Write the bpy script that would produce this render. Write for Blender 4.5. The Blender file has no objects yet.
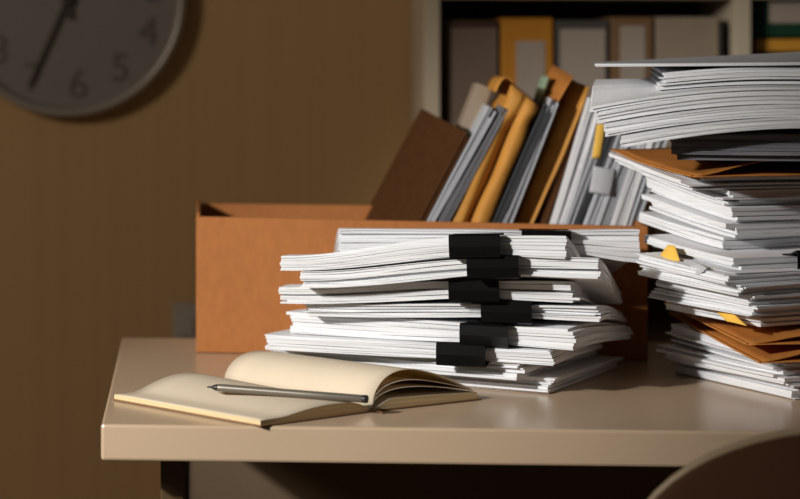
import bpy, bmesh, math, random
from mathutils import Vector, Matrix, noise

# ------------------------------------------------------------------ camera
F = 2147.0            # focal length in pixels (800 px wide frame)
PX, PY = 240.0, 50.0  # optical axis of the (cropped) photograph
ZC = 1.082            # camera height
DESK = 0.74           # desk top height
C = bpy.context.scene.collection
cam = bpy.data.cameras.new('camera')
cam.sensor_width = 36.0
cam.lens = F / 800 * 36.0
cam.shift_x = (400 - PX) / 800
cam.shift_y = (PY - 249.5) / 800
cam.clip_start = 0.05
cam.dof.use_dof = True
cam.dof.focus_distance = 2.10
cam.dof.aperture_fstop = 4.0
co = bpy.data.objects.new('camera', cam)
co.location = (0, 0, ZC)
co.rotation_euler = (math.pi / 2, 0, 0)
C.objects.link(co)
bpy.context.scene.camera = co

# ------------------------------------------------------------------ light
w = bpy.data.worlds.new('world'); bpy.context.scene.world = w; w.use_nodes = True
w.node_tree.nodes['Background'].inputs[0].default_value = (1.0, 0.95, 0.89, 1)
w.node_tree.nodes['Background'].inputs[1].default_value = 0.047
sd = bpy.data.lights.new('desk_spot', 'SPOT'); sd.energy = 140; sd.color = (1, .98, .955)
sd.spot_size = math.radians(33); sd.spot_blend = .75; sd.shadow_soft_size = .034
so = bpy.data.objects.new('desk_spot', sd); C.objects.link(so)
so.location = (-1.14, 1.03, 1.46)
so.rotation_euler = (Vector((0.05, 2.15, 0.865)) - so.location).to_track_quat('-Z', 'Y').to_euler()
ad = bpy.data.lights.new('room_lamp', 'AREA'); ad.energy = 18; ad.size = 0.35; ad.color = (1, .90, .77)
ao = bpy.data.objects.new('room_lamp', ad); C.objects.link(ao)
ao.location = (-1.85, 0.75, 1.85)
ao.rotation_euler = (Vector((0.35, 3.1, 1.0)) - ao.location).to_track_quat('-Z', 'Y').to_euler()
vs = bpy.context.scene.view_settings
vs.view_transform = 'Standard'; vs.look = 'None'; vs.gamma = 1; vs.exposure = 0.0
vs.use_curve_mapping = False
bpy.context.scene.display_settings.display_device = 'sRGB'

# ------------------------------------------------------------------ helpers
def at(px, py, d):
    """point that the photograph shows at (px, py), d metres away"""
    return Vector(((px - PX) * d / F, d, ZC - (py - PY) * d / F))

def on(px, py, z):
    """same, on the horizontal plane z metres above the desk top"""
    return at(px, py, F * (ZC - DESK - z) / (py - PY))

def node_mat(name, col, rough=0.6, spec=0.3, metal=0.0, var=0.0, scale=(20, 20, 20), bump=0.0, coat=0.0, detail=4, col2=None, coords='Object'):
    m = bpy.data.materials.new(name); m.use_nodes = True
    nt = m.node_tree; b = nt.nodes['Principled BSDF']
    b.inputs['Roughness'].default_value = rough
    b.inputs['Specular IOR Level'].default_value = spec
    b.inputs['Metallic'].default_value = metal
    b.inputs['Coat Weight'].default_value = coat
    b.inputs['Base Color'].default_value = (*col, 1)
    if var or bump:
        tc = nt.nodes.new('ShaderNodeTexCoord'); mp = nt.nodes.new('ShaderNodeMapping')
        mp.inputs['Scale'].default_value = scale
        nz = nt.nodes.new('ShaderNodeTexNoise'); nz.inputs['Scale'].default_value = 1; nz.inputs['Detail'].default_value = detail
        nt.links.new(tc.outputs[coords], mp.inputs[0]); nt.links.new(mp.outputs[0], nz.inputs[0])
        if var:
            r = nt.nodes.new('ShaderNodeValToRGB')
            lo = col2 or tuple(c * (1 - var) for c in col)
            r.color_ramp.elements[0].position = 0.32; r.color_ramp.elements[0].color = (*lo, 1)
            r.color_ramp.elements[1].position = 0.68; r.color_ramp.elements[1].color = (*col, 1)
            nt.links.new(nz.outputs[0], r.inputs[0]); nt.links.new(r.outputs[0], b.inputs['Base Color'])
        if bump:
            bp = nt.nodes.new('ShaderNodeBump'); bp.inputs['Strength'].default_value = bump; bp.inputs['Distance'].default_value = 0.002
            nt.links.new(nz.outputs[0], bp.inputs['Height']); nt.links.new(bp.outputs[0], b.inputs['Normal'])
    return m

M = {}
M['wall'] = node_mat('wall_paper', (.44, .280, .132), .9, .1, var=.07, scale=(95, 1, .6), detail=2)
M['floor'] = node_mat('floor_wood', (.46, .33, .21), .5, .3, var=.35, scale=(3, 40, 1), bump=.1)
M['base'] = node_mat('baseboard_paint', (.4, .3, .2), .6, var=.1)
M['desk'] = node_mat('desk_laminate', (.52, .385, .26), .24, .42, var=.05, scale=(4, 4, 4), detail=3)
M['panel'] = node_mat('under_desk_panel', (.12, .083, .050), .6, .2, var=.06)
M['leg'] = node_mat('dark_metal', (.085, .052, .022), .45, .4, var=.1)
M['card'] = node_mat('cardboard', (.40, .150, .044), .75, .2, var=.12, scale=(140, 140, 60), bump=.15, detail=6)
M['cardedge'] = node_mat('cardboard_edge', (.30, .11, .035), .85, .1, var=.25, scale=(300, 300, 60))
M['darkcard'] = node_mat('brown_pressboard', (.075, .029, .009), .7, .12, var=.2, scale=(60, 60, 60), bump=.1)
M['paper'] = node_mat('white_paper', (.83, .84, .86), .8, .15, var=.03, scale=(30, 30, 30))
M['edge'] = node_mat('paper_edges', (.86, .87, .89), .85, .1, var=.30, scale=(9, 9, 1500), detail=6, bump=.25)
M['edgeg'] = node_mat('grey_paper_edges', (.62, .64, .68), .85, .1, var=.45, scale=(9, 9, 1300), detail=6, bump=.25)
M['darkdoc'] = node_mat('dark_grey_cover', (.16, .16, .17), .7, .2, var=.12)
M['darkedge'] = node_mat('dark_grey_edges', (.24, .24, .26), .85, .1, var=.5, scale=(9, 9, 900), detail=5, bump=.2)
M['greypaper'] = node_mat('grey_paper', (.50, .51, .53), .8, .15, var=.08)
M['blackfolder'] = node_mat('charcoal_cover', (.06, .063, .07), .5, .3, var=.15)
M['env'] = node_mat('kraft_envelope', (.55, .25, .044), .65, .25, var=.12, scale=(45, 45, 45), bump=.5, detail=5)
M['env2'] = node_mat('brown_kraft_envelope', (.52, .20, .042), .65, .25, var=.15, scale=(45, 45, 45), bump=.5, detail=5)
M['yellow'] = node_mat('yellow_note', (.86, .52, .09), .75, .15, var=.06)
M['greenm'] = node_mat('green_tab', (.26, .36, .24), .6, .2, var=.06)
M['clip'] = node_mat('black_enamel', (.0045, .0042, .004), .22, .25, var=.2, scale=(60, 60, 60))
M['cream'] = node_mat('cream_pages', (.88, .79, .62), .8, .15, var=.04, scale=(25, 25, 25))
M['creamedge'] = node_mat('cream_page_edges', (.78, .60, .34), .85, .1, var=.3, scale=(9, 9, 1800), detail=5, bump=.2)
M['kraftcover'] = node_mat('notebook_cover', (.27, .15, .075), .7, .2, var=.15)
M['penbody'] = node_mat('pencil_barrel', (.17, .15, .12), .38, .5, metal=.35, var=.06)
M['penblack'] = node_mat('pencil_black', (.012, .011, .01), .4, .5, var=.1)
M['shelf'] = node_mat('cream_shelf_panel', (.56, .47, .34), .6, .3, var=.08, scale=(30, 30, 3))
M['shelfdark'] = node_mat('shelf_back_panel', (.10, .065, .04), .8, .1, var=.12)  # dark brown carries the shade inside the bookcase in its colour
M['clockface'] = node_mat('clock_face', (.195, .168, .150), .5, .3, var=.03)
M['clockrim'] = node_mat('clock_rim', (.31, .27, .23), .32, .5, metal=.25, var=.04)
M['numeral'] = node_mat('clock_numeral', (.118, .100, .089), .6, .2, var=.05)
M['hand'] = node_mat('clock_hand', (.048, .040, .035), .5, .3, var=.05)
M['chair'] = node_mat('chair_shell', (.125, .058, .030), .42, .4, var=.06, scale=(8, 8, 8))
M['chairrim'] = node_mat('chair_rim', (.50, .40, .27), .4, .4, var=.05)
M['socket'] = node_mat('grey_plastic', (.36, .31, .27), .5, .3, var=.04)
M['frame'] = node_mat('window_frame_paint', (.7, .66, .6), .5, .3, var=.05)
for nm, col in dict(b_brown=(.06, .032, .018), b_orange=(.52, .21, .02), b_grey=(.075, .066, .06), b_tan=(.20, .11, .05), b_beige=(.32, .25, .18),
                    b_green=(.008, .045, .022), b_yellow=(.60, .28, .03), b_label=(.38, .31, .25), b_labeldark=(.18, .125, .09), b_black=(.02, .018, .016)).items():
    M[nm] = node_mat('binder_' + nm[2:], col, .6, .25, var=.08)

nt = M['cream'].node_tree; tr = nt.nodes.new('ShaderNodeBsdfTranslucent'); tr.inputs[0].default_value = (.82, .60, .28, 1)
mx = nt.nodes.new('ShaderNodeMixShader'); mx.inputs[0].default_value = .32
nt.links.new(nt.nodes['Principled BSDF'].outputs[0], mx.inputs[1]); nt.links.new(tr.outputs[0], mx.inputs[2])
nt.links.new(mx.outputs[0], nt.nodes['Material Output'].inputs['Surface'])

def mesh_obj(name, verts, faces, mats, parent=None, fm=None, smooth=False, loc=None):
    me = bpy.data.meshes.new(name); me.from_pydata(verts, [], faces)
    mats = mats if isinstance(mats, (list, tuple)) else [mats]
    for m in mats: me.materials.append(M[m])
    if fm: me.polygons.foreach_set('material_index', fm)
    if smooth: me.polygons.foreach_set('use_smooth', [True] * len(me.polygons))
    bm = bmesh.new(); bm.from_mesh(me); bmesh.ops.recalc_face_normals(bm, faces=bm.faces); bm.to_mesh(me); bm.free()
    me.update()
    o = bpy.data.objects.new(name, me); C.objects.link(o)
    if parent: o.parent = parent
    if loc is not None: o.location = loc
    return o

def tag(o, label=None, cat=None, group=None, kind=None):
    if label: o['label'] = label
    if cat: o['category'] = cat
    if group: o['group'] = group
    if kind: o['kind'] = kind
    return o

def empty(name, loc, rot=(0, 0, 0), label=None, cat=None, group=None):
    o = bpy.data.objects.new(name, None); C.objects.link(o); o.empty_display_size = .02
    o.location = loc; o.rotation_euler = rot
    return tag(o, label, cat, group)

def bevel(o, wd=.002, seg=2):
    b = o.modifiers.new('bevel', 'BEVEL'); b.width = wd; b.segments = seg; b.limit_method = 'ANGLE'; b.angle_limit = math.radians(40)
    return o

def solidify(o, t, off=0):
    s = o.modifiers.new('thickness', 'SOLIDIFY'); s.thickness = t; s.offset = off
    return o

def hexa(name, p, mats, parent=None, bev=0, loc=None):
    """8 corners: bottom ring then top ring"""
    o = mesh_obj(name, [tuple(v) for v in p], [(0, 3, 2, 1), (4, 5, 6, 7), (0, 1, 5, 4), (1, 2, 6, 5), (2, 3, 7, 6), (3, 0, 4, 7)], mats, parent, loc=loc)
    if bev: bevel(o, bev)
    return o

def box(name, a, b, mat, parent=None, bev=0):
    x0, y0, z0 = a; x1, y1, z1 = b
    return hexa(name, [(x0, y0, z0), (x1, y0, z0), (x1, y1, z0), (x0, y1, z0), (x0, y0, z1), (x1, y0, z1), (x1, y1, z1), (x0, y1, z1)], mat, parent, bev)

def struct(o):
    o['kind'] = 'structure'; return o

def smooth01(t):
    t = max(0.0, min(1.0, t)); return t * t * (3 - 2 * t)

# ------------------------------------------------------------------ room
WALL = 3.15
struct(box('floor', (-2.1, -0.6, -.05), (2.6, WALL + .1, 0), 'floor'))
struct(box('wall_back', (-2.1, WALL, 0), (2.6, WALL + .1, 2.9), 'wall'))
struct(box('baseboard_back', (-2.0, WALL - .015, 0), (2.6, WALL, .09), 'base', bev=.003))
struct(box('wall_left', (-2.1, -.6, 0), (-2.0, WALL, 2.9), 'wall'))

# ------------------------------------------------------------------ desk
fl, fr, bl = on(101, 424.5, 0), on(700, 431, 0), on(122, 337.5, 0)
ex = (fr - fl).normalized(); WID = 1.35
ey = bl - fl
br = bl + ex * (WID - .01)
frr = fl + ex * WID
desk = empty('desk', (fl.x + .6, fl.y + .3, 0), label='cream office desk with glossy top carrying the box, notebook and paper piles', cat='desk')
def loc(v, o): return Vector(v) - o.location
TH = .033
top = [fl, frr, br, bl]
hexa('desktop', [loc((v.x, v.y, DESK - TH), desk) for v in top] + [loc((v.x, v.y, DESK), desk) for v in top], 'desk', desk, bev=.0025)
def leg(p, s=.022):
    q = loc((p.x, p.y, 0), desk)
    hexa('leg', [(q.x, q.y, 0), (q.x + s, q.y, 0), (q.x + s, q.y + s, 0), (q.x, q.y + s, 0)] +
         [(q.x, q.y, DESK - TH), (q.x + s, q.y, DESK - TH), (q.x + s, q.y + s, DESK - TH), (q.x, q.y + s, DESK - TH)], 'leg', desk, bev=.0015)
lf = at(160.5, 470, 2.02)
leg(lf)
leg(Vector((lf.x + WID - .14, lf.y - .04, 0)))
bk = Vector((lf.x - .0155, bl.y - .07, 0)); leg(bk); leg(Vector((bk.x + WID - .18, bk.y - .04, 0)))
mp_a = loc((bk.x + .0225, bl.y - .055, 0), desk); mp_b = loc((bk.x + WID - .16, bl.y - .115, 0), desk)
mp_n = Vector((0, .015, 0))
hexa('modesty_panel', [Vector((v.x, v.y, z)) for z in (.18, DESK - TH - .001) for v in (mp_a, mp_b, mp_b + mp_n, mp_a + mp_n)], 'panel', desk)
def rail(a, b):
    a = loc((a.x, a.y, DESK - TH - .021), desk); b = loc((b.x, b.y, DESK - TH - .021), desk)
    d = (b - a); n = Vector((-d.y, d.x, 0)).normalized() * .018
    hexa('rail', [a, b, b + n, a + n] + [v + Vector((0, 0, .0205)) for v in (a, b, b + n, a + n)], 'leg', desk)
rail(lf + Vector((.026, .002, 0)), bk + Vector((.022, -.003, 0)))

# ------------------------------------------------------------------ wall clock
cc = at(69, -1, WALL)
RC = 119.0 * (WALL - .03) / F
clock = empty('wall_clock', (cc.x, WALL, cc.z), (0, math.radians(0), 0), 'round pale wall clock with grey numerals hanging on the brown wall', 'clock')
def lathe(name, prof, mat, parent, seg=72):
    vs_, fs_ = [], []
    for r, y in prof:
        for k in range(seg):
            a = 2 * math.pi * k / seg; vs_.append((r * math.cos(a), y, r * math.sin(a)))
    n = len(prof)
    for i in range(n - 1):
        for k in range(seg):
            k2 = (k + 1) % seg; fs_.append((i * seg + k, i * seg + k2, (i + 1) * seg + k2, (i + 1) * seg + k))
    if prof[-1][0] > 0: fs_.append(tuple((n - 1) * seg + k for k in range(seg)))
    return mesh_obj(name, vs_, fs_, mat, parent, smooth=False)
rim = lathe('rim', [(RC * .9, -.002), (RC * .985, -.002), (RC, -.008), (RC, -.030), (RC * .985, -.036), (RC * .955, -.038), (RC * .93, -.034), (RC * .915, -.022), (RC * .915, -.016), (RC * .90, -.014)], 'clockrim', clock)
rim.data.polygons.foreach_set('use_smooth', [True] * len(rim.data.polygons)); rim.data.polygons[-1].use_smooth = False
dial = lathe('dial', [(RC * .915, -.003), (RC * .915, -.015)], 'clockface', clock)
lathe('hub', [(.009, -.0155), (.009, -.026), (.006, -.028)], 'hand', clock, 24)
TILT = math.radians(6.5)
def numeral(ch, x, z):
    cu = bpy.data.curves.new('numeral', 'FONT'); cu.body = ch; cu.size = .060; cu.align_x = 'CENTER'; cu.align_y = 'CENTER'; cu.extrude = .0006; cu.offset = .0
    tmp = bpy.data.objects.new('tmp', cu); C.objects.link(tmp)
    dg = bpy.context.evaluated_depsgraph_get()
    me = bpy.data.meshes.new_from_object(tmp.evaluated_get(dg)); me.name = 'numeral'
    bpy.data.objects.remove(tmp); me.materials.clear(); me.materials.append(M['numeral'])
    o = bpy.data.objects.new('numeral', me); C.objects.link(o); o.parent = dial
    o.location = (x, -.0162, z); o.rotation_euler = (math.pi / 2, 0, 0)
for h in range(1, 13):
    a = math.radians(90 - 30 * h) + TILT; r = RC * .735
    st = str(h)
    for i, ch in enumerate(st):
        numeral(ch, r * math.cos(a) + (i - (len(st) - 1) / 2) * .031, r * math.sin(a))
def hand(name, ang, ln, w0, w1, y):
    d = Vector((math.cos(ang), 0, math.sin(ang))); n = Vector((-d.z, 0, d.x))
    p = [d * -.03 - n * w0, d * ln - n * w1, d * ln + n * w1, d * -.03 + n * w0]
    hexa(name, [v + Vector((0, y, 0)) for v in p] + [v + Vector((0, y - .0012, 0)) for v in p], 'hand', clock)
hand('minute_hand', math.atan2(-86, -38), .138, .0034, .0022, -.021)
hand('hour_hand', math.radians(100), .085, .005, .0035, -.019)

# grey socket low on the wall, just left of the box
s0, s1 = at(174, 304, WALL - .02), at(199, 345, WALL - .02)
sk = empty('wall_socket', ((s0.x + s1.x) / 2, WALL, s1.z), label='grey plastic wall socket behind the desk, left of the cardboard box', cat='socket')
hs = box('housing', (-.020, -.022, 0), (.020, 0, s0.z - s1.z), 'socket', sk, .003)
box('rocker_switch', (-.011, -.0265, .014), (.011, -.0215, .04), 'socket', hs, .002)

# ------------------------------------------------------------------ bookshelf and binders
SF = 2.92
def sx(px, d=SF): return (px - PX) * d / F
def sz(py, d=SF): return ZC - (py - PY) * d / F
shelf = empty('bookshelf', (sx(425), SF, 0), label='tall cream bookcase of binders standing against the wall behind the desk', cat='bookcase')
def sbox(name, x0, x1, z0, z1, y0, y1, mat, bev=.001):
    o = shelf.location
    return box(name, (x0 - o.x, y0 - o.y, z0), (x1 - o.x, y1 - o.y, z1), mat, shelf, bev)
STOP = 1.75
xa, xb = sx(425), sx(440)
xc_, xd = sx(735), sx(751)
xe = xd + (xc_ - xb)
sbox('side_panel', xa, xb, 0, STOP, SF, WALL - .002, 'shelf')
sbox('side_panel', xc_, xd, 0, STOP, SF, WALL - .002, 'shelf')
sbox('side_panel', xe, xe + .02, 0, STOP, SF, WALL - .002, 'shelf')
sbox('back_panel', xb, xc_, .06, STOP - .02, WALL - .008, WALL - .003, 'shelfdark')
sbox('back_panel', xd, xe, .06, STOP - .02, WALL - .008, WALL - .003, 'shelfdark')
ZB = .79
for (u, v) in ((xb, xc_), (xd, xe)):
    for z in (.06, .43, ZB, 1.17, STOP - .02):
        sbox('shelf_board', u, v, z - .018, z, SF + .004, WALL - .009, 'shelf')
def binder(px0, px1, pytop, mat, lab, labmat, label, d=SF + .02, hole=True):
    x0, x1, zt = sx(px0, d), sx(px1, d), sz(pytop, d)
    b = empty('binder', ((x0 + x1) / 2, d, ZB), label=label, cat='binder', group='binders standing in the bookcase')
    hw = (x1 - x0) / 2; h = zt - ZB
    cov = box('cover', (-hw, 0, 0), (hw, .185, h), mat, b, .002)
    if lab:
        lx0, lx1 = sx(lab[0], d) - b.location.x, sx(lab[1], d) - b.location.x
        box('spine_label', (lx0, -.0012, h - .20), (lx1, .0005, sz(lab[2], d) - ZB), labmat, cov)
    if hole:
        lathe('finger_ring', [(.006, -.0005), (.006, -.0015), (.011, -.0022), (.012, -.0005)], 'b_grey', cov, 20).location = (0, 0, .045)
binder(443, 499, 20, 'b_brown', (451, 497, 28), 'b_labeldark', 'dark brown binder at the left end of the bookcase shelf')
binder(501, 553, 18, 'b_orange', (516, 545, 41), 'b_label', 'bright orange binder with pale spine label in the bookcase')
binder(556, 609, 20, 'b_grey', (560, 605, 29), 'b_label', 'charcoal binder with wide pale label, right of the orange binder')
binder(611, 653, 17, 'b_tan', (620, 645, 26), 'b_label', 'brown binder with narrow pale label, left of the beige binder')
binder(656, 719, 17, 'b_beige', None, None, 'plain beige binder box beside the bookcase upright', hole=False)
binder(719.5, 724, 22, 'b_black', None, None, 'thin black file squeezed between beige binder and upright', hole=False)
def flat_binder(z0, z1, mat, lab, label):
    d = SF + .03
    b = empty('binder', (xd + .17, d, z0), label=label, cat='binder', group='binders lying flat in the right bay')
    cov = box('cover', (-.155, 0, 0), (.155, .18, z1 - z0), mat, b, .003)
    if lab:
        box('spine_label', (sx(lab[0], d) - b.location.x, -.0012, sz(lab[2], d) - z0), (sx(lab[1], d) - b.location.x, .0005, sz(lab[3], d) - z0), 'b_label', cov)
zz = ZB
flat_binder(ZB, ZB + .13, 'b_black', None, 'black binder at the bottom of the flat pile in the right bay')
flat_binder(ZB + .1305, sz(52, SF + .03), 'b_black', None, 'black binder lying flat under the yellow binder')
flat_binder(sz(52, SF + .03) + .0005, sz(39, SF + .03), 'b_yellow', None, 'yellow binder lying flat under the green binder')
flat_binder(sz(37, SF + .03), sz(-4, SF + .03), 'b_green', (769, 815, 23, 2), 'dark green binder with pale label lying flat on the yellow binder')
# ------------------------------------------------------------------ sheets
def sheet_stack(name, parent, W, D, T, n, seed, bend=None, jit=.0025, out=.10, mats=('paper', 'edge'), comp=None, nx=18, ny=8, gap=.055, big=.009, fan=0, loc=None):
    """a sheaf of paper: n slabs of sheets, each shifted a little, in ONE mesh. x 0..W, y 0..D, z 0..T"""
    rng = random.Random(seed)
    ws = [rng.uniform(.2, 1.5) for _ in range(n)]
    s = sum(ws); z = 0; vs_, fs_, fm = [], [], []
    walkx = walky = 0
    for i in range(n):
        t = ws[i] / s * T
        z0, z1 = z, z + t * (1 - rng.uniform(.3, 1.5) * gap); z += t
        walkx = walkx * .6 + rng.gauss(0, jit); walky = walky * .6 + rng.gauss(0, jit)
        dx, dy = walkx, walky
        rot = rng.gauss(0, .004)
        if rng.random() < out: dx += rng.choice((-1, 1)) * rng.uniform(.3, 1) * big
        if rng.random() < out: dy += rng.choice((-1, 1)) * rng.uniform(.3, 1) * big * .6
        ph = rng.uniform(0, 6.28); am = rng.uniform(0, .0006)
        k = len(vs_)
        for zz_ in (z0, z1):
            for j in range(ny + 1):
                for q in range(nx + 1):
                    x = W * q / nx; y = D * j / ny
                    xx = x + dx - rot * (y - D / 2); yy = y + dy + rot * (x - W / 2)
                    zl = zz_
                    if comp:
                        g = math.exp(-((x - comp[0]) / .055) ** 2 - (y / .06) ** 2)
                        zl = T * .5 + (zz_ - T * .5) * (1 - comp[1] * g)
                    if fan: zl *= 1 + fan * smooth01(x / (W * .62)) * max(0, 1 - y / .16)
                    b = bend(xx, yy, zz_ / T) if bend else 0
                    wv = am * math.sin(x * 27 + y * 31 + ph) * min(1, i)
                    vs_.append((xx, yy, zl + b + wv))
        m = (nx + 1) * (ny + 1)
        idx = lambda l, j, q: k + l * m + j * (nx + 1) + q
        for j in range(ny):
            for q in range(nx):
                fs_.append((idx(1, j, q), idx(1, j, q + 1), idx(1, j + 1, q + 1), idx(1, j + 1, q))); fm.append(0)
                fs_.append((idx(0, j, q), idx(0, j + 1, q), idx(0, j + 1, q + 1), idx(0, j, q + 1))); fm.append(0)
        for q in range(nx):
            fs_.append((idx(0, 0, q), idx(0, 0, q + 1), idx(1, 0, q + 1), idx(1, 0, q))); fm.append(1)
            fs_.append((idx(0, ny, q), idx(1, ny, q), idx(1, ny, q + 1), idx(0, ny, q + 1))); fm.append(1)
        for j in range(ny):
            fs_.append((idx(0, j, 0), idx(1, j, 0), idx(1, j + 1, 0), idx(0, j + 1, 0))); fm.append(1)
            fs_.append((idx(0, j, nx), idx(0, j + 1, nx), idx(1, j + 1, nx), idx(1, j, nx))); fm.append(1)
    return mesh_obj(name, vs_, fs_, list(mats), parent, fm, loc=loc)

def clip_mesh(parent, xc, ztop, zbot, ang=0, width=.0505, face=.0225, front=-.0125, grip=.011):
    """binder clip body: flat spine in front of the paper, two jaws closing on it"""
    zc = (ztop + zbot) / 2; hf = face / 2
    t = .0009
    prof = [(grip, ztop + .0014), (grip - .002, ztop + .0006), (0, ztop + .25 * (zc + hf - ztop) + .0006), (front + .002, zc + hf), (front, zc + hf - .0015), (front - .0008, zc),
            (front, zc - hf + .0015), (front + .002, zc - hf), (0, zbot - .25 * (zbot - zc + hf) - .0006), (grip - .002, zbot - .0006), (grip, zbot - .0014)]
    vs_, fs_ = [], []
    n = len(prof); ns = 4
    for s in range(ns + 1):
        x = -width / 2 + width * s / ns
        for y, z in prof: vs_.append((x, y, z - zc))
    for s in range(ns):
        for i in range(n - 1): fs_.append((s * n + i, s * n + i + 1, (s + 1) * n + i + 1, (s + 1) * n + i))
    o = mesh_obj('binder_clip', vs_, fs_, 'clip', parent)
    o.location = (xc, 0, zc); o.rotation_euler = (0, ang, 0)
    solidify(o, t, 0)
    o['label'] = 'black binder clip'
    return o

# ------------------------------------------------------------------ clipped bundles in the middle pile
def mid_bundle(L, R, z0, T, clip_px, liftL, liftR, seed, label, decay=.09, n=8, D=.21, comp=.18, mats=('paper', 'edge'), face=.0225, W=None, jit=.0010, fan=0, droopR=0):
    L = Vector((L[0], L[1]))
    if len(R) == 3:        # (pixel row of the right end's lower corner, yaw, width)
        yaw, W = math.radians(R[1]), R[2]
        Rp = L + W * Vector((math.cos(yaw), math.sin(yaw)))
        liftR = (ZC - DESK) - (R[0] - PY) * Rp.y / F - z0
        R = Rp
    else:
        R = Vector((R[0], R[1])); yaw = math.atan2(R.y - L.y, R.x - L.x); W = W or (R - L).length
    e = empty('paper_bundle', (L.x, L.y, DESK + z0), (0, 0, yaw), label, 'paper bundle', 'papers in the middle pile')
    # clip position along the edge
    xc = W * .6
    if clip_px:
        best = 9e9
        for k in range(200):
            x = W * k / 199; p = L + (R - L).normalized() * x
            err = abs(PX + p.x * F / p.y - clip_px)
            if err < best: best, xc = err, x
    def bend(x, y, fz):
        f = max(0, 1 - max(0, y) / decay) ** 1.3
        b = liftR * smooth01(x / (xc * 1.1)) * f
        b -= (z0 + fz * T) * .30 * smooth01(y / D * .5 + .0) * 2
        if droopR:
            b += droopR * smooth01((x - W * .70) / (W * .32)) * (1 - fz) ** 1.4
        return b
    sheet_stack('sheets', e, W, D, T, n, seed, bend, jit=jit, comp=(xc, comp) if clip_px else None, mats=mats, fan=fan)
    if clip_px:
        tt = T * (1 - comp)
        fk = 1 + fan * smooth01(xc / (W * .62)); bz = bend(xc, 0, .5)
        c = clip_mesh(e, xc, (T / 2 + tt / 2) * fk + bz, (T / 2 - tt / 2) * fk + bz, 0, face=face)
        s = (bend(xc + .03, 0, .5) - bend(xc - .03, 0, .5)) / .06
        c.rotation_euler = (0, -math.atan(s) * .8, 0)
    return e

def g(px, py, z):
    p = on(px, py, z); return (p.x, p.y)

# from the desk upwards
mid_bundle(g(268, 371, .000), g(549, 394, .000), .0006, .0145, None, 0, 0, 11, 'loose unclipped papers at the very bottom of the middle pile', n=8, jit=.002)
mid_bundle(g(268, 360, .0155), g(520, 380, .0155), .0155, .0165, None, 0, .0, 12, 'unclipped papers second from the bottom of the middle pile', n=7, jit=.003)
mid_bundle(g(267, 349.5, .0325), g(552, 366, .0325), .0325, .0150, 465, .000, 0, 13, 'clipped paper bundle with the lowest black clip in the middle pile')
mid_bundle(g(291, 331, .0500), g(574, 350, .0485), .0480, .0215, 488, .000, 0, 14, 'clipped paper bundle with second lowest clip in the middle pile')
mid_bundle(g(307, 315, .0710), (322, -17, .297), .0700, .0130, 508, 0, 0, 15, 'clipped bundle in the middle pile with its clip furthest right of the lower four', decay=.2, fan=.2)
mid_bundle(g(280, 303, .0840), (303, -16, .297), .0835, .0165, 476, .000, 0, 16, 'clipped bundle at mid height of the middle pile, left end jutting out', decay=.2, fan=.28)
mid_bundle(g(301, 287, .1040), (279, -16, .297), .1032, .0160, 495, .000, 0, 17, 'clipped bundle third from the top of the middle pile', decay=.2, fan=.25)
mid_bundle(g(280, 270, .1205), (259, -17, .287), .1198, .0145, 477, -.001, 0, 18, 'clipped bundle second from the top, clip tilted upward', decay=.17, face=.023, fan=.55)
b1 = mid_bundle((.1027, 2.205), (.4097, 2.20), .1345, .0235, 545, -.002, 0, 19, 'topmost clipped bundle of the middle pile, clip set back at right', n=9, face=.022, droopR=-.011)

# ------------------------------------------------------------------ tall pile on the right
def pile_bundle(corner, z0, T, yaw, seed, label, W=.297, D=.150, rise=.0, n=7, jit=.003, mats=('paper', 'edge'), twist=0, riseR=0, clip_x=None, out=.12, big=.012, cd=None, zc=None, name='paper_stack'):
    p = on(*corner, z0 if zc is None else zc)
    e = empty(name, (p.x, p.y, DESK + z0), (0, 0, math.radians(yaw + 2.5)), label, 'paper stack', 'papers in the tall right pile')
    def bend(x, y, fz):
        b = rise * (max(y, 0) / D) ** 1.2 + riseR * (max(x, 0) / W) ** 1.5 + twist * max(x, 0) / W * max(y, 0) / D
        if cd:      # left-front corner hangs down
            s = (max(0, 1 - max(x, 0) / cd[1]) ** 1.8) * (1 - cd[2] * smooth01(max(y, 0) / cd[3]))
            b -= cd[0] * s
        return b
    sheet_stack('sheets', e, W, D, T, n, seed, bend, jit=jit, mats=mats, out=out, big=big)
    if clip_x:
        clip_mesh(e, clip_x, T * .95 + riseR * (clip_x / W) ** 1.5, T * .05 + riseR * (clip_x / W) ** 1.5, 0, face=.023)
    return e

pile_bundle((795, 400), .0006, .0130, 22, 31, 'lowest stack of the tall right pile, lying on the desk', n=7, D=.19, jit=.002)
pile_bundle((785, 386), .0140, .0150, 24, 32, 'second lowest stack of the tall right pile, above the desk papers', n=7, jit=.003, rise=.002, D=.185)
pile_bundle((775, 369), .0295, .0170, 20, 33, 'stack just below the two brown envelopes low in the right pile', n=7, jit=.003, rise=.006, D=.18)

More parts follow.
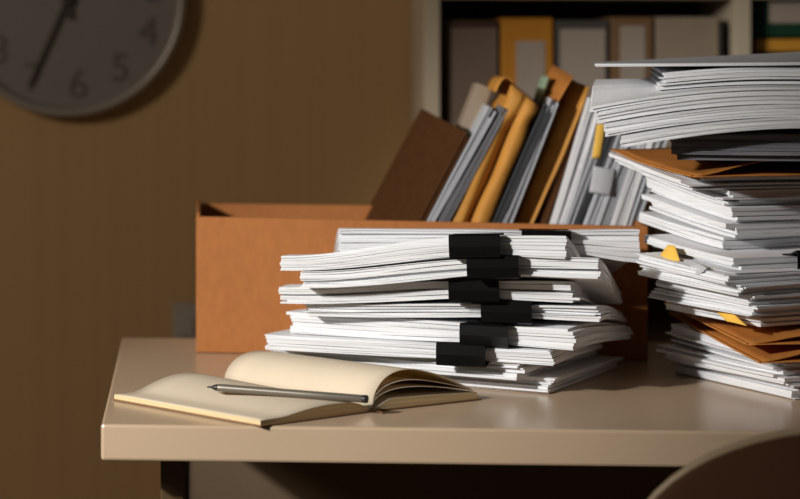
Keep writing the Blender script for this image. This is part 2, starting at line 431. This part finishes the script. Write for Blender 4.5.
def open_envelope(name, corner, z0, yaw, W, D, gap, label, seed, mat='env2', rise=.006, riseR=.0, tip=0, fold=0, group=None):
    """two kraft panels joined along the left edge, mouth open along the front edge"""
    p = on(*corner, z0)
    e = empty(name, (p.x, p.y, DESK + z0), (0, 0, math.radians(yaw)), label, 'envelope', group)
    nx, ny = 18, 16
    def panel(nm, top):
        vs_, fs_ = [], []
        for j in range(ny + 1):
            for q in range(nx + 1):
                x = W * q / nx; y = D * j / ny
                u = q / nx
                b = rise * (y / D) ** 1.3 + riseR * u ** 1.5
                sep = gap * smooth01(u * 3.0) * (1 - .75 * smooth01(y / (D * .8))) + .0008
                zf = b + (sep if top else 0) + .0012 * noise.noise(Vector((x * 22 + seed, y * 22, 3.0 if top else 3.2)))
                if tip: zf += tip * smooth01(1 - u * 4) * smooth01((y / D - .6) / .4)
                xx = x - (.0015 if top and q == 0 else 0)
                yy = y + (.010 * smooth01(u * 4) if top else 0)
                vs_.append((xx, yy, zf))
        for j in range(ny):
            for q in range(nx):
                k = j * (nx + 1) + q; fs_.append((k, k + 1, k + nx + 2, k + nx + 1))
        o = mesh_obj(nm, vs_, fs_, mat, e, smooth=True)
        return solidify(o, .0009, 0)
    panel('back_panel', False); panel('front_panel', True)
    # gusset closing the left edge
    vs_, fs_ = [], []
    for j in range(ny + 1):
        y = D * j / ny; b = rise * (y / D) ** 1.3 + (tip * smooth01((y / D - .6) / .4))
        for k in range(5):
            a = math.pi * k / 4
            vs_.append((-.0022 * math.sin(a) + .001, y, b + .0004 + .0007 * (1 - math.cos(a)) - .0003))
    for j in range(ny):
        for k in range(4):
            q = j * 5 + k; fs_.append((q, q + 1, q + 6, q + 5))
    solidify(mesh_obj('gusset', vs_, fs_, mat, e, smooth=True), .0008, 0)
    if fold:
        vs_ = [(.002, .002, .0040 + gap * .2), (W * .85, .0, .004 + gap + riseR), (W * .85, .055, .006 + gap + riseR), (.02, .06, .0052 + gap * .3)]
        solidify(mesh_obj('flap', vs_, [(0, 1, 2, 3)], mat, e), .0008, 0)
    return e
EG = 'kraft envelopes in the tall right pile'
open_envelope('envelope', (760, 363), .0480, 4, .235, .315, .010, 'lower of the two brown envelopes low in the right pile', 5, rise=.008, riseR=.006, group=EG)
open_envelope('envelope', (747, 345), .0625, 3.5, .235, .30, .007, 'upper brown envelope low in the right pile, mouth open', 6, rise=.004, riseR=.005, group=EG)

lev = [((761, 327), .0755, 24, 'white stack resting directly on the low brown envelopes'),
       ((755, 317), .0865, 26, 'second thin stack above the low brown envelopes, behind the lower yellow note'),
       ((748, 306), .0970, 23, 'third thin stack above the low brown envelopes'),
       ((740, 296), .1075, 25, 'fourth thin stack above the low brown envelopes'),
       ((731, 285), .1180, 22, 'fifth thin stack above the low brown envelopes, under the clipped one')]
for i, (c_, z_, yw, lb) in enumerate(lev):
    pile_bundle(c_, z_, .0102, yw, 40 + i, lb, n=8, jit=.0016, rise=.0015 + .0015 * i, D=.146 + .006 * (i % 2), out=.12, big=.006)
pile_bundle((733, 270), .1290, .0110, 21, 46, 'clipped stack at mid height of the right pile, black clip at its right', rise=.011, n=4, clip_x=.092, jit=.0012)
pile_bundle((722, 252), .1410, .0140, 20, 47, 'stack right above the clipped one, curling up at its left, right pile', rise=.016, n=4, jit=.002, D=.15)
pile_bundle((738, 238), .1560, .0150, 20, 48, 'stack second above the clipped one in the right pile', rise=.019, n=5, jit=.0015)
pile_bundle((734, 222), .1720, .0145, 19, 49, 'stack third above the clipped one in the right pile', rise=.021, n=5, jit=.0015, D=.155)
pile_bundle((728, 206), .1875, .0150, 18, 50, 'stack with uneven sheet ends, second below the upper brown envelope', rise=.022, n=6, jit=.003, out=.3, D=.155)
pile_bundle((706, 191), .2035, .0130, 16, 51, 'untidy papers directly below the upper brown envelope', rise=.018, n=6, jit=.005, out=.4, big=.016, D=.15)
open_envelope('envelope', (692, 177), .2210, 9, .26, .235, .013, 'big brown envelope high in the right pile, left tip sticking out', 7, rise=.012, riseR=.004, tip=.003, group=EG)
pile_bundle((672, 160), .2365, .0260, -14, 52, 'documents coloured dark grey for the shade under the sheaves, lying on the upper brown envelope', n=8, mats=('darkdoc', 'darkedge'), jit=.004, D=.2, rise=.002)  # shade below the drooping sheaves is put into the dark grey colour

for i, (c_, zk, T_, yw, lb) in enumerate([((622, 148), .2493, .0100, -13, 'lowest of the four drooping white sheaves high in the right pile'),
                                     ((607, 137), .2593, .0115, -13, 'second lowest of the four drooping white sheaves'),
                                     ((597, 124), .2713, .0110, -13, 'third of the four drooping white sheaves'),
                                     ((588, 113), .2817, .0055, -13, 'uppermost of the four drooping white sheaves, blank face showing')]):
    pile_bundle(c_, zk + .020, T_, yw, 60 + i, lb, n=5 if i < 3 else 3, jit=.0016, rise=.006, W=.33, D=.22, cd=(.020, .17, .9, .13), out=0, zc=zk)
pile_bundle((661, 92), .3090, .0165, -10, 70, 'short white stack near the top of the right pile, left end set back', n=8, jit=.003, rise=.003, D=.2, cd=(.006, .10, .5, .2), zc=.3013)
pile_bundle((592, 68), .3258, .0030, -12, 71, 'flat grey sheets topping the right pile, jutting out to the left', W=.36, D=.24, n=3, mats=('greypaper', 'edge'), jit=.002, rise=.0, riseR=.004, twist=.016, zc=.3244, out=0)

# notes sticking out of the tall pile
def quad_note(name, pts, mat, label, cat, bow=.003, t=.0005, seg=8):
    """a small sheet through four points, slightly curled"""
    a, b, c, d = pts
    o0 = sum(pts, Vector()) / 4
    n = (b - a).cross(d - a).normalized()
    vs_, fs_ = [], []
    for j in range(seg + 1):
        for q in range(seg + 1):
            u, v = q / seg, j / seg
            p = a * (1 - u) * (1 - v) + b * u * (1 - v) + c * u * v + d * (1 - u) * v
            vs_.append(tuple(p - o0 + n * bow * math.sin(math.pi * u)))
    for j in range(seg):
        for q in range(seg):
            k = j * (seg + 1) + q; fs_.append((k, k + 1, k + seg + 2, k + seg + 1))
    o = mesh_obj(name, vs_, fs_, mat, loc=o0, smooth=True)
    solidify(o, t, 0)
    return tag(o, label, cat)
quad_note('sticky_note', [at(654, 262, 2.185), at(680, 261, 2.125), at(675, 246, 2.145), at(668, 245.5, 2.165)], 'yellow', 'small yellow note poking from the left side of the right pile', 'sticky note')
quad_note('sticky_note', [at(727, 321.5, 2.085), at(747, 326, 2.047), at(733, 313, 2.082), at(714, 309.5, 2.12)], 'yellow', 'yellow note hanging over the low brown envelopes, near corner of the pile', 'sticky note', bow=.001)
def leaf_note():
    pts = [(665, 264), (672, 270), (682, 275), (692, 276), (702, 273), (707, 268), (700, 264), (690, 260), (676, 259)]
    p = [at(x, y, 2.150 - (x - 665) * .0019 + (.0 if y > 262 else .02)) for x, y in pts]
    o0 = sum(p, Vector()) / len(p)
    vs_ = [tuple(v - o0) for v in p] + [(0, -.0012, .0005)]
    n = len(p)
    o = mesh_obj('paper_slip', vs_, [(i, (i + 1) % n, n) for i in range(n)], 'greypaper', loc=o0)
    solidify(o, .0006, 0)
    return tag(o, 'rounded white paper slip curling out under the yellow note, right pile', 'paper slip')
leaf_note()

# ------------------------------------------------------------------ open cardboard box
H0 = .1535
A = on(196, 353, 0); B = on(648, 361, 0)
Dk = Vector((-.0530, 2.645, DESK)); Ck = Vector((B.x + .006, 2.59, DESK))
bx = empty('cardboard_box', ((A.x + B.x) / 2, A.y, DESK + .0006), label='open brown cardboard box full of envelopes and papers, behind the middle pile', cat='box')
def bxl(v, z): return Vector((v.x, v.y, DESK + .0006 + z)) - bx.location
tk = .004
def panel(name, p, q, inw, h0, h1, mat='card'):
    """upright board from p to q, thickness towards inw"""
    n = inw.normalized() * tk
    return hexa(name, [bxl(p, 0), bxl(q, 0), bxl(q + n, 0), bxl(p + n, 0), bxl(p, h0), bxl(q, h1), bxl(q + n, h1), bxl(p + n, h0)], mat, bx, bev=.0012)
fd = (B - A).normalized(); inn = Vector((-fd.y, fd.x, 0))
panel('front_panel', A, B, inn, H0, .1475)
sdv = Vector((1, 0, 0))
panel('side_panel', A + inn * .0055, Dk, sdv, H0 + .004, H0 + .004)
panel('side_panel', B + inn * .0055, Ck, -sdv, .1475, .150)
panel('back_panel', Dk + Vector((.0045, .004, 0)), Ck + Vector((-.0045, .004, 0)), Vector((0, -1, 0)), H0 - .001, .150)
hexa('bottom_panel', [bxl(v, z) for z in (0, .003) for v in (A + inn * .0045 + sdv * .0045, B + inn * .0045 - sdv * .0045, Ck - sdv * .005 - Vector((0, .001, 0)), Dk + sdv * .005 - Vector((0, .001, 0)))], 'card', bx)

# ------------------------------------------------------------------ things standing in the box, leaning to the right
def lean(name, b, tpx, tpy, wpx, label, cat, kind='papers', y0=2.43, dep=.18, yaw=-3.0, mats=('greypaper', 'edgeg'), n=5, seed=0, group='papers and folders standing in the box', bow=0, hb=0.0, pitch=0):
    """b: pixel x of its near left edge at row 222; (tpx, tpy): top of that edge; wpx: thickness in pixels"""
    Pt, Pb = at(tpx, tpy, y0), at(b, 222, y0)
    th = math.atan2(Pt.x - Pb.x, Pt.z - Pb.z)
    Tk = wpx * y0 / F * math.cos(th)
    zb = DESK + .0050 + Tk * math.sin(th)
    base = Pb + (Pt - Pb) * ((zb - Pb.z) / (Pt.z - Pb.z))
    L = (Pt - base).length
    e = empty(name, base, label=label, cat=cat, group=group)
    e.rotation_euler = (Matrix.Rotation(math.radians(yaw), 4, 'Z') @ Matrix.Rotation(th, 4, 'Y') @ Matrix.Rotation(math.radians(pitch), 4, 'X')).to_euler()
    rng = random.Random(seed)
    if kind == 'papers':
        ws = [rng.uniform(.4, 1) for _ in range(n)]; s = sum(ws); x = 0
        vs_, fs_, fm = [], [], []
        for i in range(n):
            t = ws[i] / s * Tk; x0, x1 = x, x + t * rng.uniform(.75, .97); x += t
            hh = L - abs(rng.gauss(0, .006)); yy = abs(rng.gauss(0, .003)); ny, nz = 4, 10
            k = len(vs_)
            for xs in (x0, x1):
                for j in range(nz + 1):
                    for q in range(ny + 1):
                        v = j / nz
                        vs_.append((xs + bow * math.sin(math.pi * v) + .001 * math.sin(v * 5 + i), yy + (dep - yy) * q / ny, hh * v + hb * v * q / ny))
            m = (ny + 1) * (nz + 1); I = lambda l, j, q: k + l * m + j * (ny + 1) + q
            for j in range(nz):
                for q in range(ny):
                    fs_ += [(I(0, j, q), I(0, j, q + 1), I(0, j + 1, q + 1), I(0, j + 1, q)), (I(1, j, q), I(1, j + 1, q), I(1, j + 1, q + 1), I(1, j, q + 1))]; fm += [0, 0]
                fs_ += [(I(0, j, 0), I(0, j + 1, 0), I(1, j + 1, 0), I(1, j, 0)), (I(0, j, ny), I(1, j, ny), I(1, j + 1, ny), I(0, j + 1, ny))]; fm += [1, 1]
            for q in range(ny):
                fs_ += [(I(0, nz, q), I(0, nz, q + 1), I(1, nz, q + 1), I(1, nz, q)), (I(0, 0, q), I(1, 0, q), I(1, 0, q + 1), I(0, 0, q + 1))]; fm += [1, 1]
        mesh_obj('sheets', vs_, fs_, list(mats), e, fm)
    elif kind == 'board':
        box('front_cover', (0, 0, 0), (Tk * .42, dep, L), mats[0], e, .0008)
        box('back_cover', (Tk * .62, 0, 0), (Tk, dep, L - .004), mats[0], e, .0008)
        box('inner_sheets', (Tk * .43, .006, 0), (Tk * .61, dep - .004, L - .02), 'darkcard' if mats[0] == 'darkcard' else 'greypaper', e)
    elif kind == 'slab':
        box('cover', (0, 0, 0), (Tk, dep, L), mats[0], e, .001)
    elif kind == 'padded':
        # stuffed envelope: full body, pinched and folded top
        ny, nz, nr = 8, 30, 12
        vs_, fs_ = [], []
        ring = []
        for s in range(nr + 1): ring.append(('f', s / nr))
        for s in range(1, ny): ring.append(('r', s / ny))
        for s in range(nr + 1): ring.append(('b', 1 - s / nr))
        for s in range(1, ny): ring.append(('l', 1 - s / ny))
        for j in range(nz + 1):
            v = j / nz
            pin = 1 - .30 * smooth01((v - .84) / .10) + .12 * smooth01((v - .93) / .07)
            pin *= .80 + .20 * smooth01(v / .2)
            gr = .007 * (1 - smooth01((v - .84) / .09)) * smooth01(v / .1)
            for k_, u in ring:
                if k_ == 'f': x, y = u, gr * (1.6 * max(0, 1 - abs(2 * u - 1) * 4) + .5) - .005 * abs(math.sin(2 * math.pi * u))
                elif k_ == 'b': x, y = u, dep
                elif k_ == 'r': x, y = 1 + .03 * math.sin(math.pi * u), dep * u
                else: x, y = -.03 * math.sin(math.pi * u), dep * u
                xx = Tk * (.5 + (x - .5) * pin) + Tk * .10 * smooth01((v - .84) / .16) * (1 if u > .2 else .4)
                nn = noise.noise(Vector((x * 2.5 + seed, y * 30, v * 9))) * .0020
                vs_.append((xx + nn, y + nn * .8, L * v - .010 * x * smooth01((v - .8) / .2) + .010 * (y / dep) * smooth01((v - .8) / .2)))
        m = len(ring)
        for j in range(nz):
            for k in range(m):
                k2 = (k + 1) % m; fs_.append((j * m + k, j * m + k2, (j + 1) * m + k2, (j + 1) * m + k))
        fs_.append(tuple(range(m))); fs_.append(tuple(nz * m + k for k in range(m)))
        mesh_obj('body', vs_, fs_, mats[0], e, smooth=True)
        # turned-over flap curling away behind the top
        vs2 = []
        for j in range(7):
            v = j / 6
            for q in range(5):
                u = q / 4
                vs2.append((Tk * (.16 - .34 * math.sin(v * 1.8)) , .012 + (dep - .012) * u, L + .004 - .018 * v * v + .006 * math.sin(v * 3)))
        solidify(mesh_obj('flap', vs2, [(j * 5 + q, j * 5 + q + 1, j * 5 + q + 6, j * 5 + q + 5) for j in range(6) for q in range(4)], mats[0], e, smooth=True), .001, 0)
    elif kind == 'open':
        # envelope standing with its mouth gaping: two panels joined at bottom and back
        ny, nz = 18, 16
        for nm, side in (('back_panel', 0), ('front_panel', 1)):
            vs_, fs_ = [], []
            for j in range(nz + 1):
                for q in range(ny + 1):
                    v, u = j / nz, q / ny
                    sep = Tk * (.25 + .75 * smooth01(v * 1.1)) * (1 - .85 * u)
                    top = L * (1 if side == 0 else .985)
                    x = (0 if side == 0 else sep) + .0015 * noise.noise(Vector((u * 3, v * 6 + seed, side)))
                    x += (.008 * smooth01((v - .88) / .12) * (1 - u * .5) if side == 0 else .011 * (1 - smooth01(u / .18)))
                    vs_.append((x, dep * u + (.012 if side else 0) * (1 - u), top * v + (.012 * u * v)))
            for j in range(nz):
                for q in range(ny):
                    k = j * (ny + 1) + q; fs_.append((k, k + 1, k + ny + 2, k + ny + 1))
            solidify(mesh_obj(nm, vs_, fs_, mats[side], e, smooth=True), .0011, 0)
    return e

lean('folder', 415, 462, 130, 8, 'dark brown pressboard folder leaning at the left end of the box', 'folder', 'board', dep=.20, yaw=13, pitch=7, mats=('darkcard',), y0=2.44)
lean('document', 426, 489, 106, 9, 'pale stapled document just right of the brown folder in the box', 'document', n=4, seed=3, dep=.17, yaw=-4, mats=('greypaper', 'edgeg'))
lean('document', 437, 499, 104, 11, 'dark grey document leaning against the thick orange padded envelope', 'document', n=5, seed=4, dep=.17, yaw=-4, mats=('darkdoc', 'darkedge'))
lean('folder', 423, 478, 83, 17, 'tall beige card folder standing behind the pale documents in the box', 'folder', 'slab', y0=2.55, dep=.05, yaw=0, mats=('b_beige',))
lean('padded_envelope', 449, 507, 84, 41, 'thick orange padded envelope with a crumpled folded top in the box', 'envelope', 'padded', seed=1, mats=('env',), dep=.16, yaw=-2)
lean('document', 492, 545, 103, 9, 'dark grey file right of the thick orange padded envelope', 'document', n=4, seed=5, mats=('blackfolder', 'blackfolder'), dep=.17)
lean('document', 501.5, 551, 98, 10, 'white and grey document between dark file and gaping brown envelope', 'document', n=6, seed=6, mats=('greypaper', 'edgeg'), dep=.17)
lean('index_divider', 497, 546, 76, 4, 'greenish divider tab sticking up behind the dark grey file', 'divider', 'slab', y0=2.50, dep=.04, yaw=0, mats=('greenm',))
lean('open_envelope', 513, 567, 74, 19, 'tall brown envelope with gaping mouth in the box', 'envelope', 'open', seed=8, mats=('env2', 'env'), dep=.15, yaw=1)
lean('folder', 540, 583, 95, 8, 'brown card folder right of the gaping envelope', 'folder', 'slab', y0=2.45, dep=.16, yaw=0, mats=('darkcard',))
lean('document', 548, 590, 96, 14, 'white document left of the yellow tab in the box', 'document', n=5, seed=9, mats=('paper', 'edge'), dep=.17, bow=.004)
lean('document', 563, 605, 104, 11, 'white document carrying the yellow tab in the box', 'document', n=5, seed=10, mats=('paper', 'edgeg'), dep=.17)
lean('document', 575, 616, 112, 7, 'added charcoal sheets for the shaded gap behind the grey sticky note in the box', 'document', n=3, seed=11, mats=('blackfolder', 'blackfolder'), dep=.17)  # charcoal sheets added where there is only a shaded gap between documents
lean('document', 583, 622, 116, 17, 'thick white document under the grey sticky note in the box', 'document', n=7, seed=12, mats=('paper', 'edgeg'), dep=.17)
lean('document', 602, 636, 122, 8, 'dark sheaf right of the grey sticky note in the box', 'document', n=4, seed=13, mats=('greypaper', 'edgeg'), dep=.17)
lean('document', 611, 643, 128, 16, 'white document leaning behind the brown envelope tip of the right pile', 'document', n=7, seed=14, mats=('paper', 'edge'), dep=.17)
lean('document', 628.5, 659, 134, 10, 'rightmost document in the box, next to the tall pile', 'document', n=5, seed=15, mats=('paper', 'edgeg'), dep=.17)
quad_note('page_tab', [at(592, 158, 2.425), at(600, 158, 2.425), at(606, 124, 2.425), at(597, 124, 2.425)], 'yellow', 'yellow page tab stuck on a white document in the box', 'tab', bow=.001)
quad_note('sticky_note', [at(589, 192, 2.424), at(611, 196, 2.424), at(616, 170, 2.424), at(594, 166, 2.424)], 'greypaper', 'grey square note stuck across the documents in the box', 'sticky note', bow=.002)

# ------------------------------------------------------------------ open notebook
K = on(372, 412, 0)                        # front end of the spine
u = Vector((-.69, .72, 0)).normalized(); LN = .204
wr = Vector((u.y, -u.x, 0))           # towards the right page
SHL, SHR = -.11, -.20                 # the two halves lie a little askew
nb = empty('notebook', K + Vector((0, 0, .0006)), (0, 0, math.atan2(wr.y, wr.x)), 'open cream notebook lying at the front left of the desk', 'notebook')
# local frame: x to the right page, y along the spine away from the camera
WL, WR = .133, .124
def half_cover(name, x1, sh):
    p = [(0, -.002), (x1, -.002 + sh * x1), (x1, LN + .002 + sh * x1), (0, LN + .002)]
    if x1 < 0: p = p[::-1]
    hexa(name, [(x, y, z) for z in (0, .0011) for x, y in p], 'kraftcover', nb)
half_cover('left_cover', -WL - .0012, SHL); half_cover('right_cover', WR + .004, SHR)
def left_top(t, v):
    hump = math.sin(math.pi * min(1.0, t / .8)) * (.005 + .007 * v)
    return .0020 + .0058 * smooth01(t / .16) * (1 - .42 * t) + hump
def page_block(name, width, sign, topf, n=18, ny=10, z0=.0012):
    vs_, fs_, fm = [], [], []
    for l in (0, 1):
        for j in range(ny + 1):
            for q in range(n + 1):
                t = q / n
                vs_.append((sign * width * t, LN * j / ny + sign * width * t * (SHL if sign < 0 else SHR), z0 if l == 0 else topf(t, j / ny)))
    m = (n + 1) * (ny + 1); I = lambda l, j, q: l * m + j * (n + 1) + q
    for j in range(ny):
        for q in range(n):
            fs_ += [(I(1, j, q), I(1, j, q + 1), I(1, j + 1, q + 1), I(1, j + 1, q)), (I(0, j, q), I(0, j + 1, q), I(0, j + 1, q + 1), I(0, j, q + 1))]; fm += [0, 1]
        fs_.append((I(0, j, n), I(0, j + 1, n), I(1, j + 1, n), I(1, j, n))); fm.append(1)
        fs_.append((I(0, j, 0), I(1, j, 0), I(1, j + 1, 0), I(0, j + 1, 0))); fm.append(1)
    for q in range(n):
        fs_.append((I(0, 0, q), I(0, 0, q + 1), I(1, 0, q + 1), I(1, 0, q))); fm.append(1)
        fs_.append((I(0, ny, q), I(1, ny, q), I(1, ny, q + 1), I(0, ny, q + 1))); fm.append(1)
    o = mesh_obj(name, vs_, fs_, ['cream', 'creamedge'], nb, fm)
    for p, i in zip(o.data.polygons, fm): p.use_smooth = (i == 0)
    return o
page_block('left_pages', WL, -1, left_top)
page_block('right_pages', WR, 1, lambda t, v: .0028 + .0085 * smooth01(t / .2) * (1 - .45 * t))
def arch(name, hgt, endx, endz, skew):
    n, ny = 28, 10; vs_, fs_ = [], []
    for j in range(ny + 1):
        v = j / ny; h = hgt * (1 - .10 * v)
        for q in range(n + 1):
            t = q / n
            # quick rise at the spine, long slope down to the fore-edge
            x = endx * (t ** 1.25)
            z = .0040 + h * math.sin(math.pi * t ** skew) ** .9 + endz * t
            vs_.append((x, LN * v + SHR * x, z))
    for j in range(ny):
        for q in range(n):
            k = j * (n + 1) + q; fs_.append((k, k + 1, k + n + 2, k + n + 1))
    return solidify(mesh_obj(name, vs_, fs_, 'cream', nb, smooth=True), .0005, 0)
arch('loose_page', .0300, .118, .0062, .72)
arch('loose_page', .0200, .119, .0056, .70)
arch('loose_page', .0135, .120, .0050, .68)
rb = mesh_obj('ribbon', [(-.003, -.014, .0012), (.001, -.014, .0012), (.001, .004, .0022), (-.003, .004, .0022), (-.003, -.0155, -.0002), (.001, -.0155, -.0002)], [(0, 1, 2, 3), (4, 5, 1, 0)], 'kraftcover', nb)
solidify(rb, .0005, 0)

# mechanical pencil on the left page
t0, t1 = on(207, 388, .0190), on(368, 400.5, .0150)
gap_ = 9
for k in range(41):                       # let it down until it touches the page
    p = t0.lerp(t1, k / 40) - nb.location
    x, y = p.x * wr.x + p.y * wr.y, p.x * u.x + p.y * u.y
    if x < 0: y -= SHL * x; gap_ = min(gap_, p.z - left_top(-x / WL, max(0, min(1, y / LN))))
t0.z -= gap_ - .0041; t1.z -= gap_ - .0041
pd = t1 - t0; PL = pd.length
pen = empty('pencil', t0, label='slim grey pencil with black tip lying across the open notebook', cat='pencil')
pen.rotation_euler = pd.to_track_quat('X', 'Z').to_euler()
def tube(name, prof, mat, parent, seg=24):
    vs_, fs_ = [], []
    for x, r in prof:
        for k in range(seg):
            a = 2 * math.pi * k / seg; vs_.append((x, r * math.cos(a), r * math.sin(a)))
    for i in range(len(prof) - 1):
        for k in range(seg):
            k2 = (k + 1) % seg; fs_.append((i * seg + k, i * seg + k2, (i + 1) * seg + k2, (i + 1) * seg + k))
    fs_.append(tuple(range(seg))); fs_.append(tuple((len(prof) - 1) * seg + k for k in range(seg)))
    o = mesh_obj(name, vs_, fs_, mat, parent, smooth=True)
    return bevel(o, .0003, 2)
tube('tip', [(0, .0006), (.004, .0010), (.009, .0030), (.011, .0033)], 'penblack', pen)
tube('barrel', [(.0111, .0036), (.015, .0037), (PL * .6, .0037), (PL - .005, .0037)], 'penbody', pen)
tube('end_cap', [(PL - .0049, .0038), (PL - .001, .0038), (PL, .0033)], 'penblack', pen)

# ------------------------------------------------------------------ chair in the foreground
CD = 1.74
ccx = at(880, 430, CD)
chair = empty('chair', (ccx.x, CD + .02, 0), label='brown shell chair with pale rim in the right foreground, back to the viewer', cat='chair')
def shell():
    """back rest and seat in one bent shell; the outline follows a rounded top"""
    HT = ccx.z; n = 30; rows = []
    def half(z):    # half width of the back at height z
        t = max(0, (HT - z)) / .165
        return .205 * min(1, (1 - (1 - min(1, t)) ** 2.35) ** (1 / 2.35)) if t < 1 else .205
    zs = [HT - .165 * (1 - math.cos(math.pi / 2 * k / 16)) for k in range(17)] + [HT - .165 - .03 * k for k in range(1, 4)]
    prof = [(z, -.012 * math.cos((HT - z) * 4)) for z in zs]
    zl, yl = prof[-1]
    prof += [(zl - .04, yl + .012), (zl - .07, yl + .035), (zl - .085, yl + .07), (zl - .088, yl + .13), (zl - .084, yl + .25), (zl - .085, yl + .34), (zl - .10, yl + .375)]
    vs_, fs_ = [], []
    for i, (z, y) in enumerate(prof):
        h = max(.004, half(z)) if i < 20 else .205 + .012 * min(1, (i - 19) / 4) - (.03 if i == len(prof) - 1 else 0)
        for q in range(n + 1):
            s = -1 + 2 * q / n; x = h * s
            bowl = .045 * (x / .205) ** 2
            if i < 20: vs_.append((x, y + bowl, z))
            else:
                k = min(1, (i - 19) / 3); vs_.append((x, y + bowl * (1 - k), z + .02 * k * (x / .205) ** 2))
    for i in range(len(prof) - 1):
        for q in range(n):
            k = i * (n + 1) + q; fs_.append((k, k + 1, k + n + 2, k + n + 1))
    o = mesh_obj('shell', vs_, fs_, ['chair', 'chairrim'], chair, smooth=True)
    solidify(o, .012, 0); o.modifiers['thickness'].material_offset_rim = 1
    bevel(o, .003, 2)
    # pale edging along the outline of the shell
    R_ = len(prof); idx = [i * (n + 1) for i in range(R_ - 1, 0, -1)] + list(range(n + 1)) + [i * (n + 1) + n for i in range(1, R_)]
    cu = bpy.data.curves.new('edging', 'CURVE'); cu.dimensions = '3D'; cu.bevel_depth = .0045; cu.bevel_resolution = 3
    pts = [Vector(vs_[i]) for i in idx]
    keep = [pts[0]]
    for p in pts[1:]:
        if (p - keep[-1]).length > .006: keep.append(p)
    sp = cu.splines.new('POLY'); sp.points.add(len(keep) - 1)
    for q, p in zip(sp.points, keep): q.co = (*p, 1)
    tmp = bpy.data.objects.new('tmp', cu); C.objects.link(tmp)
    me = bpy.data.meshes.new_from_object(tmp.evaluated_get(bpy.context.evaluated_depsgraph_get())); bpy.data.objects.remove(tmp)
    me.name = 'edging'; me.materials.clear(); me.materials.append(M['chairrim']); me.polygons.foreach_set('use_smooth', [True] * len(me.polygons))
    ro = bpy.data.objects.new('edging', me); C.objects.link(ro); ro.parent = chair
    ro['label'] = 'pale edging'
    return zl - .088
zs_ = shell()
def rod(name, a, b, r0, r1, mat, parent):
    a, b = Vector(a), Vector(b); d = b - a
    o = tube(name, [(0, r0), (d.length, r1)], mat, parent, 14)
    o.location = a; o.rotation_euler = d.to_track_quat('X', 'Z').to_euler()
    return o
box('seat_bracket', (-.10, .09, zs_ - .030), (.10, .27, zs_ - .008), 'leg', chair, .003)
for sx_, sy_ in ((-1, 0), (1, 0), (-1, 1), (1, 1)):
    rod('leg', (sx_ * .09, .10 + .15 * sy_, zs_ - .028), (sx_ * .21, .02 + .33 * sy_, .004), .013, .010, 'leg', chair)
